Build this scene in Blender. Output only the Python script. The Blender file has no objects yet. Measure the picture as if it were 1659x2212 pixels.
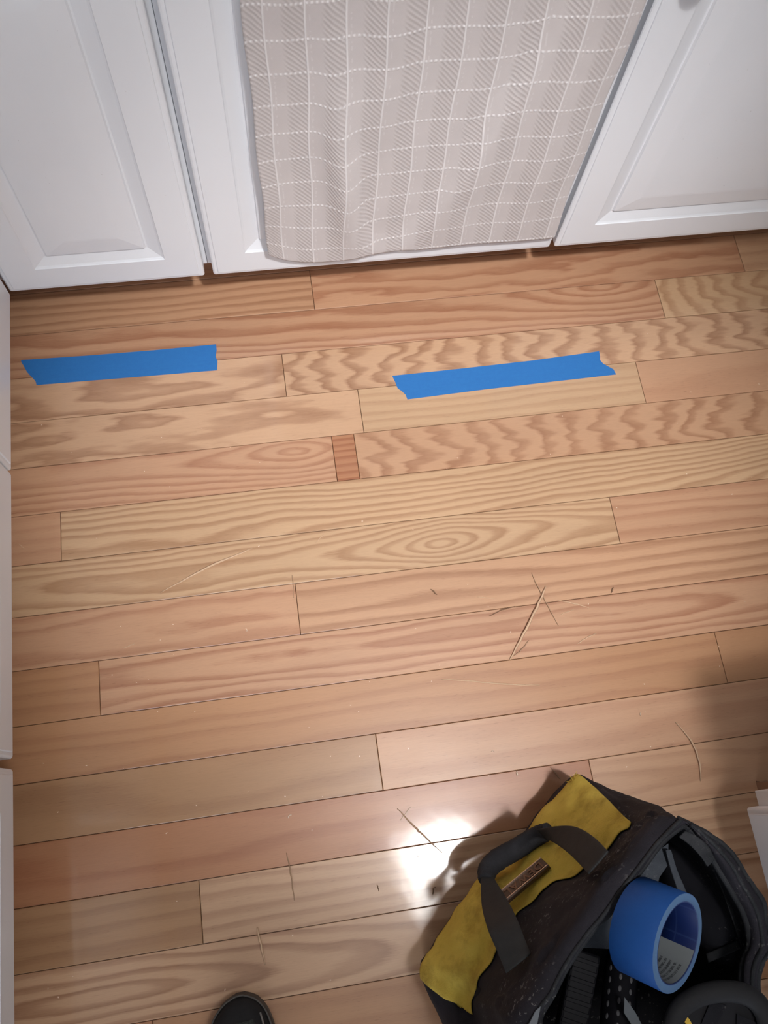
import bpy, bmesh, math, random
from mathutils import Vector, Matrix, Euler, noise

# ------------------------------------------------------------------ camera
F_PX = 1842.94; CAM = Vector((0.0, 0.0, 1.3299)); EUL = Euler((0.3304363, -0.0662366, -0.1430771), 'XYZ')
sc = bpy.context.scene
C = sc.collection
cd = bpy.data.cameras.new('camera'); co = bpy.data.objects.new('camera', cd); C.objects.link(co)
cd.sensor_fit = 'HORIZONTAL'; cd.sensor_width = 36.0; cd.lens = F_PX * 36.0 / 1659.0
cd.clip_start = 0.02
co.location = CAM; co.rotation_euler = EUL
sc.camera = co
RM = EUL.to_matrix()

# ------------------------------------------------------------------ world, lights, exposure
sc.view_settings.view_transform = 'Standard'; sc.view_settings.look = 'None'
sc.view_settings.gamma = 1.0; sc.view_settings.use_curve_mapping = False
sc.view_settings.exposure = -0.12
w = bpy.data.worlds.new('world'); sc.world = w; w.use_nodes = True
bg = w.node_tree.nodes['Background']; bg.inputs[0].default_value = (0.92, 0.93, 1.0, 1); bg.inputs[1].default_value = 0.06
LAMP = Vector((0.44, -0.30, 2.26)); LAMP_W = 1.0
LAMP_TILT = Euler((math.radians(50), 0.0, math.radians(8)), 'XYZ')   # tilt made up, dims the floor below and favours the back cabinets
ld = bpy.data.lights.new('ceiling_lamp_light', 'AREA'); ld.shape = 'RECTANGLE'; ld.size = 0.32; ld.size_y = 0.38; ld.spread = math.radians(125)
ld.energy = LAMP_W; ld.color = (1.0, 0.98, 0.98)
lo = bpy.data.objects.new('ceiling_lamp_light', ld); lo.rotation_euler = LAMP_TILT; lo.location = LAMP + LAMP_TILT.to_matrix() @ Vector((0, 0, -0.016)); C.objects.link(lo)
# added spot at the panel's middle, makes the floor brighter in the centre
SPOT = LAMP + LAMP_TILT.to_matrix() @ Vector((0.0, 0.0, -0.045)); SPOT_AIM = Vector((0.25, 0.50, 0.0))
sd = bpy.data.lights.new('added_floor_spot', 'SPOT'); sd.energy = 215.0; sd.color = (1.0, 0.985, 1.0)
sd.spot_size = math.radians(39); sd.spot_blend = 1.0; sd.shadow_soft_size = 0.045
so = bpy.data.objects.new('added_floor_spot', sd); so.location = SPOT; so.rotation_euler = (SPOT_AIM - SPOT).to_track_quat('-Z', 'Y').to_euler(); C.objects.link(so)
# added cool fill from behind the camera, brightens the cabinet fronts
wd = bpy.data.lights.new('added_cool_fill', 'AREA'); wd.shape = 'RECTANGLE'; wd.size = 1.2; wd.size_y = 1.2
wd.energy = 30.0; wd.color = (0.80, 0.88, 1.0)
wo = bpy.data.objects.new('added_cool_fill', wd); wo.location = (-0.25, -2.6, 1.05)
wo.rotation_euler = (Vector((0.0, 0.6, 0.3)) - wo.location).to_track_quat('-Z', 'Y').to_euler(); C.objects.link(wo)

# ------------------------------------------------------------------ helpers
def ray(px, py):
    return RM @ Vector(((px - 829.5) / F_PX, (1106 - py) / F_PX, -1.0))
def at(px, py, z=0.0):
    d = ray(px, py); t = (z - CAM.z) / d.z
    return CAM + d * t
def link(name, me, mats=(), parent=None, kind=None):
    o = bpy.data.objects.new(name, me); C.objects.link(o)
    for m in (mats if isinstance(mats, (list, tuple)) else [mats]):
        me.materials.append(m)
    if parent is not None: o.parent = parent
    if kind: o['kind'] = kind
    return o
def from_bm(name, bm, mats, parent=None, smooth=False, kind=None, origin=None):
    if origin is not None:
        bmesh.ops.translate(bm, verts=bm.verts, vec=-Vector(origin))
    bmesh.ops.recalc_face_normals(bm, faces=bm.faces)
    me = bpy.data.meshes.new(name); bm.to_mesh(me); bm.free()
    if smooth:
        for p in me.polygons: p.use_smooth = True
    o = link(name, me, mats, parent, kind)
    if origin is not None: o.location = origin
    return o
def tag(o, label, cat, group=None):
    o['label'] = label; o['category'] = cat
    if group: o['group'] = group
    return o
def thing(name, label, cat, loc=(0, 0, 0), group=None):
    o = bpy.data.objects.new(name, None); C.objects.link(o); o.location = loc
    o.empty_display_size = 0.05
    return tag(o, label, cat, group)
def local(parent, o):
    """keep o at its world place under a parent that has an offset"""
    o.parent = parent; o.matrix_parent_inverse = Matrix.Translation(-parent.location)
    return o
def box(bm, x0, x1, y0, y1, z0, z1, bev=0.0, seg=1):
    r = bmesh.ops.create_cube(bm, size=1.0)
    vs = r['verts']
    for v in vs:
        v.co = Vector((x0 + (v.co.x + .5) * (x1 - x0), y0 + (v.co.y + .5) * (y1 - y0), z0 + (v.co.z + .5) * (z1 - z0)))
    if bev > 0:
        es = list({e for v in vs for e in v.link_edges})
        bmesh.ops.bevel(bm, geom=es, offset=bev, segments=seg, affect='EDGES', profile=0.5)
def box_obj(name, dims, mat, parent=None, bev=0.0, seg=1, kind=None, smooth=False):
    bm = bmesh.new(); box(bm, *dims, bev=bev, seg=seg)
    return from_bm(name, bm, mat, parent, smooth, kind)
def grid_mesh(name, P, mats, parent=None, close_u=False, smooth=True, kind=None, uv=None, thick=0.0):
    """P[row][col] -> Vector"""
    nr, nc = len(P), len(P[0])
    verts = [tuple(p) for r in P for p in r]
    faces = []
    for i in range(nr - 1):
        for j in range(nc if close_u else nc - 1):
            j2 = (j + 1) % nc
            faces.append((i * nc + j, i * nc + j2, (i + 1) * nc + j2, (i + 1) * nc + j))
    me = bpy.data.meshes.new(name); me.from_pydata(verts, [], faces)
    if uv:
        l = me.uv_layers.new(name='UVMap')
        for poly in me.polygons:
            for li in poly.loop_indices:
                vi = me.loops[li].vertex_index
                l.data[li].uv = uv[vi // nc][vi % nc]
    if smooth:
        for p in me.polygons: p.use_smooth = True
    o = link(name, me, mats, parent, kind)
    if thick:
        m = o.modifiers.new('thickness', 'SOLIDIFY'); m.thickness = thick; m.offset = 0.0
    return o
def cr(p0, p1, p2, p3, t):
    return 0.5 * ((2 * p1) + (p2 - p0) * t + (2 * p0 - 5 * p1 + 4 * p2 - p3) * t * t + (3 * p1 - p0 - 3 * p2 + p3) * t ** 3)
def spline(pts, n, closed=False):
    """n samples between each pair of control points"""
    out = []; L = len(pts)
    rng = L if closed else L - 1
    for i in range(rng):
        if closed:
            a, b, c, d = pts[(i - 1) % L], pts[i], pts[(i + 1) % L], pts[(i + 2) % L]
        else:
            b, c = pts[i], pts[i + 1]
            a = pts[i - 1] if i > 0 else b + (b - c)
            d = pts[i + 2] if i + 2 < L else c + (c - b)
        for k in range(n):
            out.append(cr(a, b, c, d, k / n))
    if not closed: out.append(pts[-1].copy())
    return out
def tube(name, pts, rad, mat, parent=None, sides=8, closed=False, flat=1.0, up=Vector((0, 0, 1)), kind=None):
    """tube along pts, rad may be list; flat squashes along the up direction"""
    n = len(pts); rows = []
    for i, p in enumerate(pts):
        a = pts[(i - 1) % n] if (closed or i > 0) else p
        b = pts[(i + 1) % n] if (closed or i < n - 1) else p
        t = (b - a).normalized()
        s = t.cross(up)
        if s.length < 1e-4: s = t.cross(Vector((1, 0, 0)))
        s.normalize(); u = s.cross(t)
        r = rad[i] if isinstance(rad, (list, tuple)) else rad
        rows.append([p + s * (math.cos(2 * math.pi * k / sides) * r) + u * (math.sin(2 * math.pi * k / sides) * r * flat) for k in range(sides)])
    bm = bmesh.new()
    vs = [[bm.verts.new(q) for q in r] for r in rows]
    for i in range(n if closed else n - 1):
        A, B = vs[i], vs[(i + 1) % n]
        for k in range(sides):
            bm.faces.new((A[k], A[(k + 1) % sides], B[(k + 1) % sides], B[k]))
    if not closed:
        bm.faces.new(vs[0][::-1]); bm.faces.new(vs[-1])
    return from_bm(name, bm, mat, parent, True, kind)

# ------------------------------------------------------------------ materials
class NT:
    def __init__(s, name):
        s.m = bpy.data.materials.new(name); s.m.use_nodes = True
        s.t = s.m.node_tree; s.b = s.t.nodes['Principled BSDF']
    def n(s, typ, **kw):
        nd = s.t.nodes.new(typ)
        for k, v in kw.items(): setattr(nd, k, v)
        return nd
    def l(s, a, b): s.t.links.new(a, b)
    def put(s, sock, v):
        if isinstance(v, bpy.types.NodeSocket): s.l(v, sock)
        elif v is not None: sock.default_value = v
    def math(s, op, a, b=None, c=None, clamp=False):
        nd = s.n('ShaderNodeMath', operation=op, use_clamp=clamp)
        for i, v in enumerate((a, b, c)): s.put(nd.inputs[i], v)
        return nd.outputs[0]
    def vmath(s, op, a, b=None):
        nd = s.n('ShaderNodeVectorMath', operation=op)
        s.put(nd.inputs[0], a); s.put(nd.inputs[1], b)
        return nd.outputs[0]
    def noise(s, vec, scale, detail=2.0, rough=0.5, dim='3D'):
        nd = s.n('ShaderNodeTexNoise'); nd.noise_dimensions = dim
        s.put(nd.inputs['Vector'], vec); s.put(nd.inputs['Scale'], scale)
        nd.inputs['Detail'].default_value = detail; nd.inputs['Roughness'].default_value = rough
        return nd.outputs['Fac']
    def ramp(s, fac, stops, interp='LINEAR'):
        nd = s.n('ShaderNodeValToRGB'); nd.color_ramp.interpolation = interp
        e = nd.color_ramp.elements
        while len(e) < len(stops): e.new(0.5)
        for el, (p, c) in zip(e, stops):
            el.position = p; el.color = c if len(c) == 4 else (*c, 1)
        s.put(nd.inputs[0], fac); return nd.outputs[0]
    def mix(s, f, a, b, mode='MIX'):
        nd = s.n('ShaderNodeMix', data_type='RGBA', blend_type=mode)
        s.put(nd.inputs['Factor'], f); s.put(nd.inputs['A'], a); s.put(nd.inputs['B'], b)
        return nd.outputs['Result']
    def bump(s, h, strength, dist):
        nd = s.n('ShaderNodeBump'); nd.inputs['Strength'].default_value = strength; nd.inputs['Distance'].default_value = dist
        s.l(h, nd.inputs['Height']); s.l(nd.outputs[0], s.b.inputs['Normal']); return nd
    def set(s, **kw):
        for k, v in kw.items(): s.put(s.b.inputs[k.replace('_', ' ')], v)
        return s
def rgb(c): return (c[0], c[1], c[2], 1.0)

def plain(name, col, rough=0.5, metal=0.0, noise_amt=0.06, nscale=60.0, bumpd=0.0, coat=0.0, spec=0.5):
    n = NT(name); tc = n.n('ShaderNodeTexCoord').outputs['Object']
    f = n.noise(tc, nscale, 4)
    k = n.math('MULTIPLY_ADD', f, noise_amt * 2, 1.0 - noise_amt)
    c = n.mix(1.0, rgb(col), k, 'MULTIPLY')
    n.set(Base_Color=c, Roughness=rough, Metallic=metal, Specular_IOR_Level=spec)
    if coat: n.set(Coat_Weight=coat, Coat_Roughness=0.1)
    if bumpd: n.bump(f, 1.0, bumpd)
    return n.m

def wood_floor():
    n = NT('oak_floor')
    tc = n.n('ShaderNodeTexCoord').outputs['Object']
    def A(name):
        nd = n.n('ShaderNodeAttribute', attribute_type='OBJECT', attribute_name=name); return nd
    g, h, q = A('grain_a').outputs['Vector'], A('grain_b').outputs['Vector'], A('grain_c').outputs['Vector']
    def sep(v):
        s_ = n.n('ShaderNodeSeparateXYZ'); n.l(v, s_.inputs[0]); return s_.outputs
    G, H, Q, P = sep(g), sep(h), sep(q), sep(tc)
    # x0, yc, ex | F, ay, namp | seed, namp2, contrast
    sv = n.n('ShaderNodeCombineXYZ'); n.l(Q[0], sv.inputs[2]); n.l(Q[0], sv.inputs[0])
    pos = n.vmath('ADD', tc, sv.outputs[0])
    def stretch(a, b):
        c_ = n.n('ShaderNodeCombineXYZ'); c_.inputs[0].default_value = a; c_.inputs[1].default_value = b; c_.inputs[2].default_value = 1.0
        return n.vmath('MULTIPLY', pos, c_.outputs[0])
    wob = n.math('SUBTRACT', n.noise(stretch(9, 14), 1.0, 2.0), 0.5)
    dx0 = n.math('SUBTRACT', P[0], G[0]); Ls = n.n('ShaderNodeAttribute', attribute_type='OBJECT', attribute_name='grain_d').outputs['Fac']
    rl = n.math('DIVIDE', dx0, Ls)
    dx = n.math('MULTIPLY', n.math('DIVIDE', dx0, n.math('SQRT', n.math('MULTIPLY_ADD', rl, rl, 1.0))), G[2])
    dy = n.math('ADD', n.math('SUBTRACT', P[1], G[1]), n.math('MULTIPLY', wob, 0.010))
    R = n.math('SQRT', n.math('ADD', n.math('MULTIPLY', dx, dx), n.math('ADD', n.math('MULTIPLY', dy, dy), 1e-6)))
    n1 = n.math('SUBTRACT', n.noise(stretch(2.2, 16), 1.0, 1.5), 0.5)
    n2 = n.math('SUBTRACT', n.noise(stretch(9, 38), 1.0, 2.0), 0.5)
    hh = n.math('MULTIPLY', R, H[0])
    hh = n.math('ADD', hh, n.math('MULTIPLY', P[1], H[1]))
    hh = n.math('ADD', hh, n.math('MULTIPLY', n1, H[2]))
    hh = n.math('ADD', hh, n.math('MULTIPLY', n2, Q[1]))
    # ragged band edges running with the grain
    rag = n.math('SUBTRACT', n.noise(stretch(30, 700), 1.0, 2.0), 0.5)
    hh = n.math('ADD', hh, n.math('MULTIPLY', rag, 0.22))
    fr = n.math('FRACT', hh)
    band = n.ramp(fr, [(0.0, (0.35,) * 3), (0.10, (0.0,) * 3), (0.42, (0.05,) * 3), (0.72, (0.75,) * 3), (0.90, (1.0,) * 3), (1.0, (0.45,) * 3)], 'EASE')
    vary = n.math('MULTIPLY_ADD', n.noise(stretch(3.0, 22), 1.7, 2.0), 0.9, 0.45)
    bm_ = n.math('MULTIPLY', band, n.math('MULTIPLY', vary, Q[2]), clamp=True)
    fibre = n.noise(stretch(28, 900), 1.0, 3.0, 0.6)
    broad = n.noise(stretch(2.5, 9), 1.3, 2.0)
    c1, c2 = A('tone_light').outputs['Color'], A('tone_dark').outputs['Color']
    col = n.mix(bm_, c1, c2)
    k = n.math('ADD', n.math('MULTIPLY_ADD', fibre, 0.20, 0.90), n.math('MULTIPLY_ADD', broad, 0.22, -0.11))
    col = n.mix(1.0, col, k, 'MULTIPLY')
    # open pores: short dark dashes
    pr = n.noise(stretch(75, 1500), 1.0, 1.0)
    pm = n.ramp(pr, [(0.0, (0,) * 3), (0.66, (0,) * 3), (0.76, (1,) * 3)])
    pm = n.math('MULTIPLY', pm, n.math('MULTIPLY_ADD', band, 0.30, 0.22))
    col = n.mix(pm, col, n.mix(1.0, c2, (0.55, 0.5, 0.5, 1), 'MULTIPLY'))
    n.set(Base_Color=col)
    # satin polyurethane, very slightly rippled, with fine wear in its gloss
    smudge = n.noise(tc, 16.0, 4.0, 0.65)
    n.set(Roughness=n.math('MULTIPLY_ADD', smudge, 0.16, 0.30), Specular_IOR_Level=0.5,
          Coat_Weight=0.75, Coat_Roughness=n.math('MULTIPLY_ADD', smudge, 0.06, 0.06), Coat_IOR=1.5)
    orange = n.noise(tc, 42.0, 1.0)
    hb = n.math('ADD', n.math('MULTIPLY', orange, 0.55), n.math('MULTIPLY', fibre, 0.05))
    b = n.bump(hb, 0.55, 0.00025)
    n.l(b.outputs[0], n.b.inputs['Coat Normal'])
    return n.m

def cabinet_paint():
    n = NT('white_cabinet_paint'); tc = n.n('ShaderNodeTexCoord').outputs['Object']
    f = n.noise(tc, 9.0, 3)
    sp = n.ramp(n.noise(tc, 260.0, 1.0), [(0.0, (0,) * 3), (0.815, (0,) * 3), (0.825, (1,) * 3)])
    c = n.mix(f, (0.84, 0.86, 0.89, 1), (0.80, 0.82, 0.855, 1))
    c = n.mix(n.math('MULTIPLY', sp, 0.35), c, (0.25, 0.22, 0.2, 1))
    n.set(Base_Color=c, Roughness=0.36, Specular_IOR_Level=0.4)
    n.bump(n.noise(tc, 120.0, 2), 0.25, 0.0003)
    return n.m

def towel_mat():
    n = NT('woven_towel')
    uv = n.n('ShaderNodeTexCoord').outputs['UV']
    s_ = n.n('ShaderNodeSeparateXYZ'); n.l(uv, s_.inputs[0]); u, v = s_.outputs[0], s_.outputs[1]   # metres along the cloth
    P = 0.0477
    fu = n.math('FRACT', n.math('DIVIDE', n.math('SUBTRACT', u, 0.0235), P))
    fv = n.math('FRACT', n.math('DIVIDE', v, P))
    def line(f, wdt, soft):
        d = n.math('ABSOLUTE', n.math('SUBTRACT', f, 0.5))       # .5 at the line
        return n.math('SMOOTH_MIN', n.math('MULTIPLY', n.math('SUBTRACT', d, 0.5 - wdt), 1.0 / soft, clamp=True), 1.0, 0.01)
    vl = line(fu, 0.035, 0.022)
    d2 = n.math('LESS_THAN', n.math('ABSOLUTE', n.math('SUBTRACT', fu, 0.12)), 0.02)
    dashes2 = n.math('GREATER_THAN', n.noise(n.vmath('MULTIPLY', uv, (90, 160, 1)), 1.0, 0.0), 0.55)
    vl2 = n.math('MULTIPLY', n.math('MULTIPLY', d2, dashes2), 0.22)
    hl = line(fv, 0.055, 0.035)
    dash = n.math('MULTIPLY_ADD', n.math('SINE', n.math('MULTIPLY', u, 2 * math.pi / 0.0060)), 0.6, 0.45, clamp=True)
    hl = n.math('MULTIPLY', hl, n.math('MULTIPLY_ADD', dash, 0.85, 0.15))
    lines = n.math('MAXIMUM', n.math('MAXIMUM', n.math('MULTIPLY', vl, 0.72), vl2), hl)
    # herringbone: slanted cords in part of each square
    zz = n.math('MULTIPLY', n.math('ABSOLUTE', n.math('SUBTRACT', n.math('FRACT', n.math('DIVIDE', n.math('SUBTRACT', u, 0.0235 + 0.018), P)), 0.0)), P)
    ph = n.math('ADD', v, n.math('MULTIPLY', n.math('PINGPONG', n.math('SUBTRACT', u, 0.0235 + 0.012), P * 0.5 * 2), 1.05))
    wob = n.math('MULTIPLY', n.noise(uv, 60.0, 2.0), 0.004)
    cord = n.math('MULTIPLY_ADD', n.math('SINE', n.math('MULTIPLY', n.math('ADD', n.math('ADD', v, n.math('MULTIPLY', u, 1.05)), wob), 2 * math.pi / 0.0078)), 0.5, 0.5)
    region = n.ramp(fu, [(0.0, (0.0,) * 3), (0.38, (0.0,) * 3), (0.52, (1.0,) * 3), (0.96, (1.0,) * 3), (1.0, (0.0,) * 3)])
    cordm = n.math('MULTIPLY', cord, region)
    weave = n.math('MULTIPLY', n.math('SINE', n.math('MULTIPLY', u, 2 * math.pi / 0.0011)), n.math('SINE', n.math('MULTIPLY', v, 2 * math.pi / 0.0011)))
    spk = n.noise(uv, 900.0, 2.0)
    base = n.mix(n.noise(uv, 22.0, 3.0), (0.68, 0.625, 0.61, 1), (0.60, 0.55, 0.535, 1))
    base = n.mix(n.math('MULTIPLY', cordm, 0.40), base, (0.40, 0.355, 0.34, 1))
    base = n.mix(n.math('MULTIPLY', spk, 0.28), base, (0.44, 0.40, 0.385, 1))
    col = n.mix(n.math('MULTIPLY', lines, 0.85), base, (0.90, 0.87, 0.86, 1))
    n.set(Base_Color=col, Roughness=0.95, Specular_IOR_Level=0.15, Sheen_Weight=0.25, Sheen_Roughness=0.5)
    hgt = n.math('ADD', n.math('ADD', n.math('MULTIPLY', lines, 0.9), n.math('MULTIPLY', cordm, -0.6)), n.math('MULTIPLY', weave, 0.12))
    n.bump(hgt, 0.8, 0.0010)
    return n.m

def fabric(name, c1, c2, scale=30.0, weave=1400.0, rough=0.85, dust=0.0, dust_col=(0.5, 0.48, 0.46), dthr=0.60, bumpd=0.0006, grime=None):
    n = NT(name); tc = n.n('ShaderNodeTexCoord').outputs['Object']
    f = n.noise(tc, scale, 4, 0.6)
    c = n.mix(n.ramp(f, [(0.3, (0,) * 3), (0.7, (1,) * 3)]), rgb(c1), rgb(c2))
    if grime:
        gm = n.ramp(n.noise(tc, 17.0, 5, 0.7), [(0.0, (0,) * 3), (0.50, (0,) * 3), (0.72, (1,) * 3)])
        c = n.mix(n.math('MULTIPLY', gm, 0.75), c, rgb(grime))
    if dust:
        a = n.ramp(n.noise(tc, 190.0, 3, 0.6), [(0.0, (0,) * 3), (dthr, (0,) * 3), (dthr + 0.05, (1,) * 3)])
        b = n.ramp(n.noise(tc, 11.0, 2, 0.5), [(0.0, (0,) * 3), (0.46, (0,) * 3), (0.66, (1,) * 3)])
        c = n.mix(n.math('MULTIPLY', n.math('MULTIPLY', a, b), dust), c, rgb(dust_col))
    n.set(Base_Color=c, Roughness=rough, Specular_IOR_Level=0.25)
    wv = n.noise(tc, weave, 1.0)
    n.bump(n.math('ADD', n.math('MULTIPLY', wv, 0.5), n.math('MULTIPLY', f, 1.2)), 0.9, bumpd)
    return n.m

def tape_mat(name, c1, c2):
    n = NT(name); tc = n.n('ShaderNodeTexCoord').outputs['Object']
    st = n.n('ShaderNodeMapping'); n.l(tc, st.inputs[0])
    f = n.noise(tc, 130.0, 4, 0.7)
    f2 = n.noise(n.vmath('MULTIPLY', tc, (25, 260, 60)), 1.0, 3, 0.7)
    c = n.mix(n.math('MULTIPLY_ADD', f, 0.6, n.math('MULTIPLY', f2, 0.4)), rgb(c1), rgb(c2))
    n.set(Base_Color=c, Roughness=0.62, Specular_IOR_Level=0.35)
    n.bump(n.noise(tc, 800.0, 2), 0.5, 0.0002)
    return n.m

M = {}
M['wood'] = wood_floor()
M['white'] = cabinet_paint()
M['towel'] = towel_mat()
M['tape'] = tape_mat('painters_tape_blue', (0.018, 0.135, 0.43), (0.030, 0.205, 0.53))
M['groove'] = plain('floor_groove_dark', (0.16, 0.08, 0.045), 0.9)
M['wall'] = plain('wall_paint', (0.68, 0.65, 0.60), 0.8)
M['ceiling'] = plain('ceiling_paint', (0.78, 0.77, 0.75), 0.9)
M['stone'] = plain('worktop_laminate', (0.30, 0.26, 0.22), 0.35, noise_amt=0.3, nscale=90)
M['nickel'] = plain('satin_nickel', (0.42, 0.41, 0.40), 0.35, 1.0)
M['kick'] = plain('toe_kick_board', (0.30, 0.15, 0.085), 0.5, noise_amt=0.15, nscale=30)
M['yellow'] = fabric('yellow_canvas', (0.76, 0.58, 0.11), (0.56, 0.40, 0.06), 14, 1100, 0.85, grime=(0.30, 0.18, 0.03), bumpd=0.0024)
M['black'] = fabric('black_canvas', (0.011, 0.010, 0.014), (0.020, 0.018, 0.024), 25, 1200, 0.85, dust=0.22, bumpd=0.0010)
M['lip'] = fabric('black_binding', (0.010, 0.011, 0.013), (0.021, 0.022, 0.025), 40, 1500, 0.7, dust=0.2, bumpd=0.0008)
M['web'] = fabric('black_webbing', (0.020, 0.021, 0.022), (0.026, 0.027, 0.028), 60, 2200, 0.75)
M['grip'] = fabric('black_grip_wrap', (0.014, 0.014, 0.017), (0.024, 0.024, 0.028), 60, 700, 0.8, bumpd=0.0012)
M['lining'] = fabric('grey_lining', (0.036, 0.042, 0.052), (0.052, 0.060, 0.072), 50, 1600, 0.8, dust=0.25)
M['inner'] = fabric('black_lining', (0.006, 0.006, 0.009), (0.012, 0.012, 0.016), 18, 1300, 0.85, dust=0.3, dthr=0.62)
M['badge'] = plain('bronze_badge', (0.07, 0.038, 0.024), 0.45, 0.3, 0.3, 300, coat=0.15)
M['badge_edge'] = plain('badge_rim_metal', (0.62, 0.50, 0.42), 0.3, 1.0)
M['steel'] = plain('tool_steel', (0.11, 0.125, 0.14), 0.6, 0.3)
M['plastic'] = plain('black_plastic', (0.007, 0.007, 0.010), 0.6, spec=0.2)
M['rubber'] = plain('dark_rubber', (0.016, 0.016, 0.018), 0.7, spec=0.25, bumpd=0.0003, nscale=200)
M['dot'] = plain('pale_dimple', (0.12, 0.12, 0.13), 0.8)
M['yplastic'] = plain('yellow_plastic', (0.60, 0.38, 0.02), 0.4)
M['tape_side'] = tape_mat('tape_roll_edge', (0.055, 0.115, 0.22), (0.075, 0.145, 0.26))
M['core'] = None
M['lace'] = fabric('grey_lace', (0.05, 0.055, 0.055), (0.09, 0.095, 0.09), 80, 1800, 0.9)
M['mesh'] = fabric('shoe_mesh', (0.020, 0.024, 0.023), (0.050, 0.056, 0.052), 400, 500, 0.85, bumpd=0.002)
M['sole'] = plain('shoe_sole', (0.05, 0.045, 0.042), 0.6)
M['sliver'] = plain('oak_splinter', (0.62, 0.42, 0.27), 0.7, noise_amt=0.12, nscale=300)
M['sliver_dark'] = plain('dark_splinter', (0.20, 0.11, 0.06), 0.75, noise_amt=0.2, nscale=300)
M['sliver_mid'] = plain('tan_splinter', (0.40, 0.25, 0.15), 0.75, noise_amt=0.15, nscale=300)
M['chip'] = plain('pale_wood_chip', (0.78, 0.62, 0.48), 0.7)

# ------------------------------------------------------------------ floor (setting) with its planks
PW = 0.0826; Y0 = 0.9159
XL, XR = -0.50, 1.60
floor = box_obj('floor', (-1.05, 2.2, -2.2, 1.47, -0.06, -0.0060), M['groove'], kind='structure')
PINK = ((0.530, 0.303, 0.178), (0.37, 0.168, 0.090)); TAN = ((0.545, 0.318, 0.185), (0.375, 0.188, 0.100))
BEIGE = ((0.565, 0.350, 0.210), (0.35, 0.182, 0.098)); YEL = ((0.570, 0.368, 0.215), (0.415, 0.235, 0.125))
RED = ((0.445, 0.208, 0.104), (0.33, 0.12, 0.055)); REDTAN = ((0.46, 0.242, 0.122), (0.35, 0.155, 0.075))
BROWN = ((0.42, 0.235, 0.120), (0.32, 0.16, 0.078))
# grain: x0(world), yc(offset from the plank's middle), ex, F, ay, noise, noise2, contrast
def G(x0=0, yc=0, ex=0.0, F=0, ay=0, n1=0.0, n2=0.0, c=0.8, L=50.0): return (x0, yc, ex, F, ay, n1, n2, c, L)
STR = lambda ay=70, n1=1.6, c=0.6: G(ay=ay, n1=n1, n2=0.35, c=c)
CATH = lambda x0, yc=0.0, ex=0.10, F=85, n1=1.2, n2=0.4, c=0.85, L=0.3: G(x0, yc, ex, F, 0, n1, n2, c, L)
WAVE = lambda x0, F=26, ex=0.9, yc=0.0, n1=1.2, n2=1.5, c=0.9: G(x0, yc, ex, F, 0, n1, n2, c)
ROWS = {
 -1: [(XR, TAN, STR())],
 0: [(0.084, TAN, STR(60, 2.6, 0.95)), (0.901, PINK, CATH(0.30, 0.03, 0.16, 34, 2.8, 1.6, 0.9)), (XR, BEIGE, STR(40, 1.5, 0.4))],
 1: [(0.721, PINK, CATH(0.62, 0.034, 0.24, 85, 2.6, 0.7, 1.0, 0.22)), (XR, YEL, WAVE(1.02, 60, 0.45, 0.015, 2.6, 1.6, 1.0))],
 2: [(0.016, BEIGE, CATH(-0.27, 0.034, 0.30, 26, 3.4, 1.2, 1.0)), (XR, BEIGE, WAVE(1.30, 20, 0.9, -0.02, 2.2, 2.2, 1.0))],
 3: [(0.139, BEIGE, CATH(0.45, 0.03, 0.55, 16, 3.0, 1.8, 0.9)), (0.643, YEL, STR(55, 2.4, 0.5)), (XR, PINK, STR(12, 1.5, 0.3))],
 4: [(0.083, PINK, CATH(0.02, 0.02, 0.30, 95, 2.6, 0.5, 0.85, 0.12)), (0.121, RED, STR(85, 1.6, 1.0)), (XR, TAN, WAVE(1.10, 20, 0.9, -0.006, 2.2, 2.2, 1.0))],
 5: [(-0.366, PINK, STR(50, 1.0, 0.35)), (XR, YEL, CATH(1.05, -0.07, 0.30, 120, 3.4, 0.5, 1.15, 0.3))],
 6: [(0.536, YEL, CATH(0.236, -0.004, 0.30, 125, 3.2, 0.7, 1.15, 0.13)), (XR, PINK, STR(42, 1.8, 0.6))],
 7: [(-0.006, PINK, CATH(-0.16, -0.004, 0.12, 30, 2.8, 0.9, 0.75)), (XR, TAN, STR(48, 2.4, 0.95))],
 8: [(-0.315, REDTAN, STR(45, 1.5, 0.5)), (XR, PINK, CATH(0.50, 0.01, 0.08, 60, 3.0, 0.6, 0.95))],
 9: [(0.655, REDTAN, STR(32, 2.6, 0.6)), (XR, REDTAN, STR(20, 1.4, 0.4))],
 10: [(0.089, BROWN, STR(22, 2.4, 0.6)), (XR, PINK, STR(26, 1.6, 0.4))],
 11: [(0.406, RED, STR(24, 2.4, 0.6)), (XR, TAN, CATH(0.42, 0.0, 0.12, 50, 2.0, 0.5, 0.5))],
 12: [(-0.188, BROWN, STR(45, 2.2, 0.75)), (XR, BEIGE, STR(58, 2.0, 0.6))],
 13: [(XR, BEIGE, CATH(-0.33, 0.0, 0.11, 74, 1.8, 0.3, 1.0, 0.9))],
 14: [(-0.262, RED, STR(30, 1.5, 0.5)), (XR, REDTAN, STR(30, 1.5, 0.5))],
}
rnd = random.Random(5)
for r in range(15, 34):
    j = rnd.uniform(-0.3, 1.3); t1, t2 = rnd.choice([PINK, TAN, BEIGE, REDTAN, BROWN]), rnd.choice([PINK, TAN, YEL, RED])
    ROWS[r] = [(j, t1, STR(rnd.uniform(25, 70))), (XR, t2, CATH(rnd.uniform(-.4, 1.4), 0, .1, 70))]
seed = 0
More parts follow.
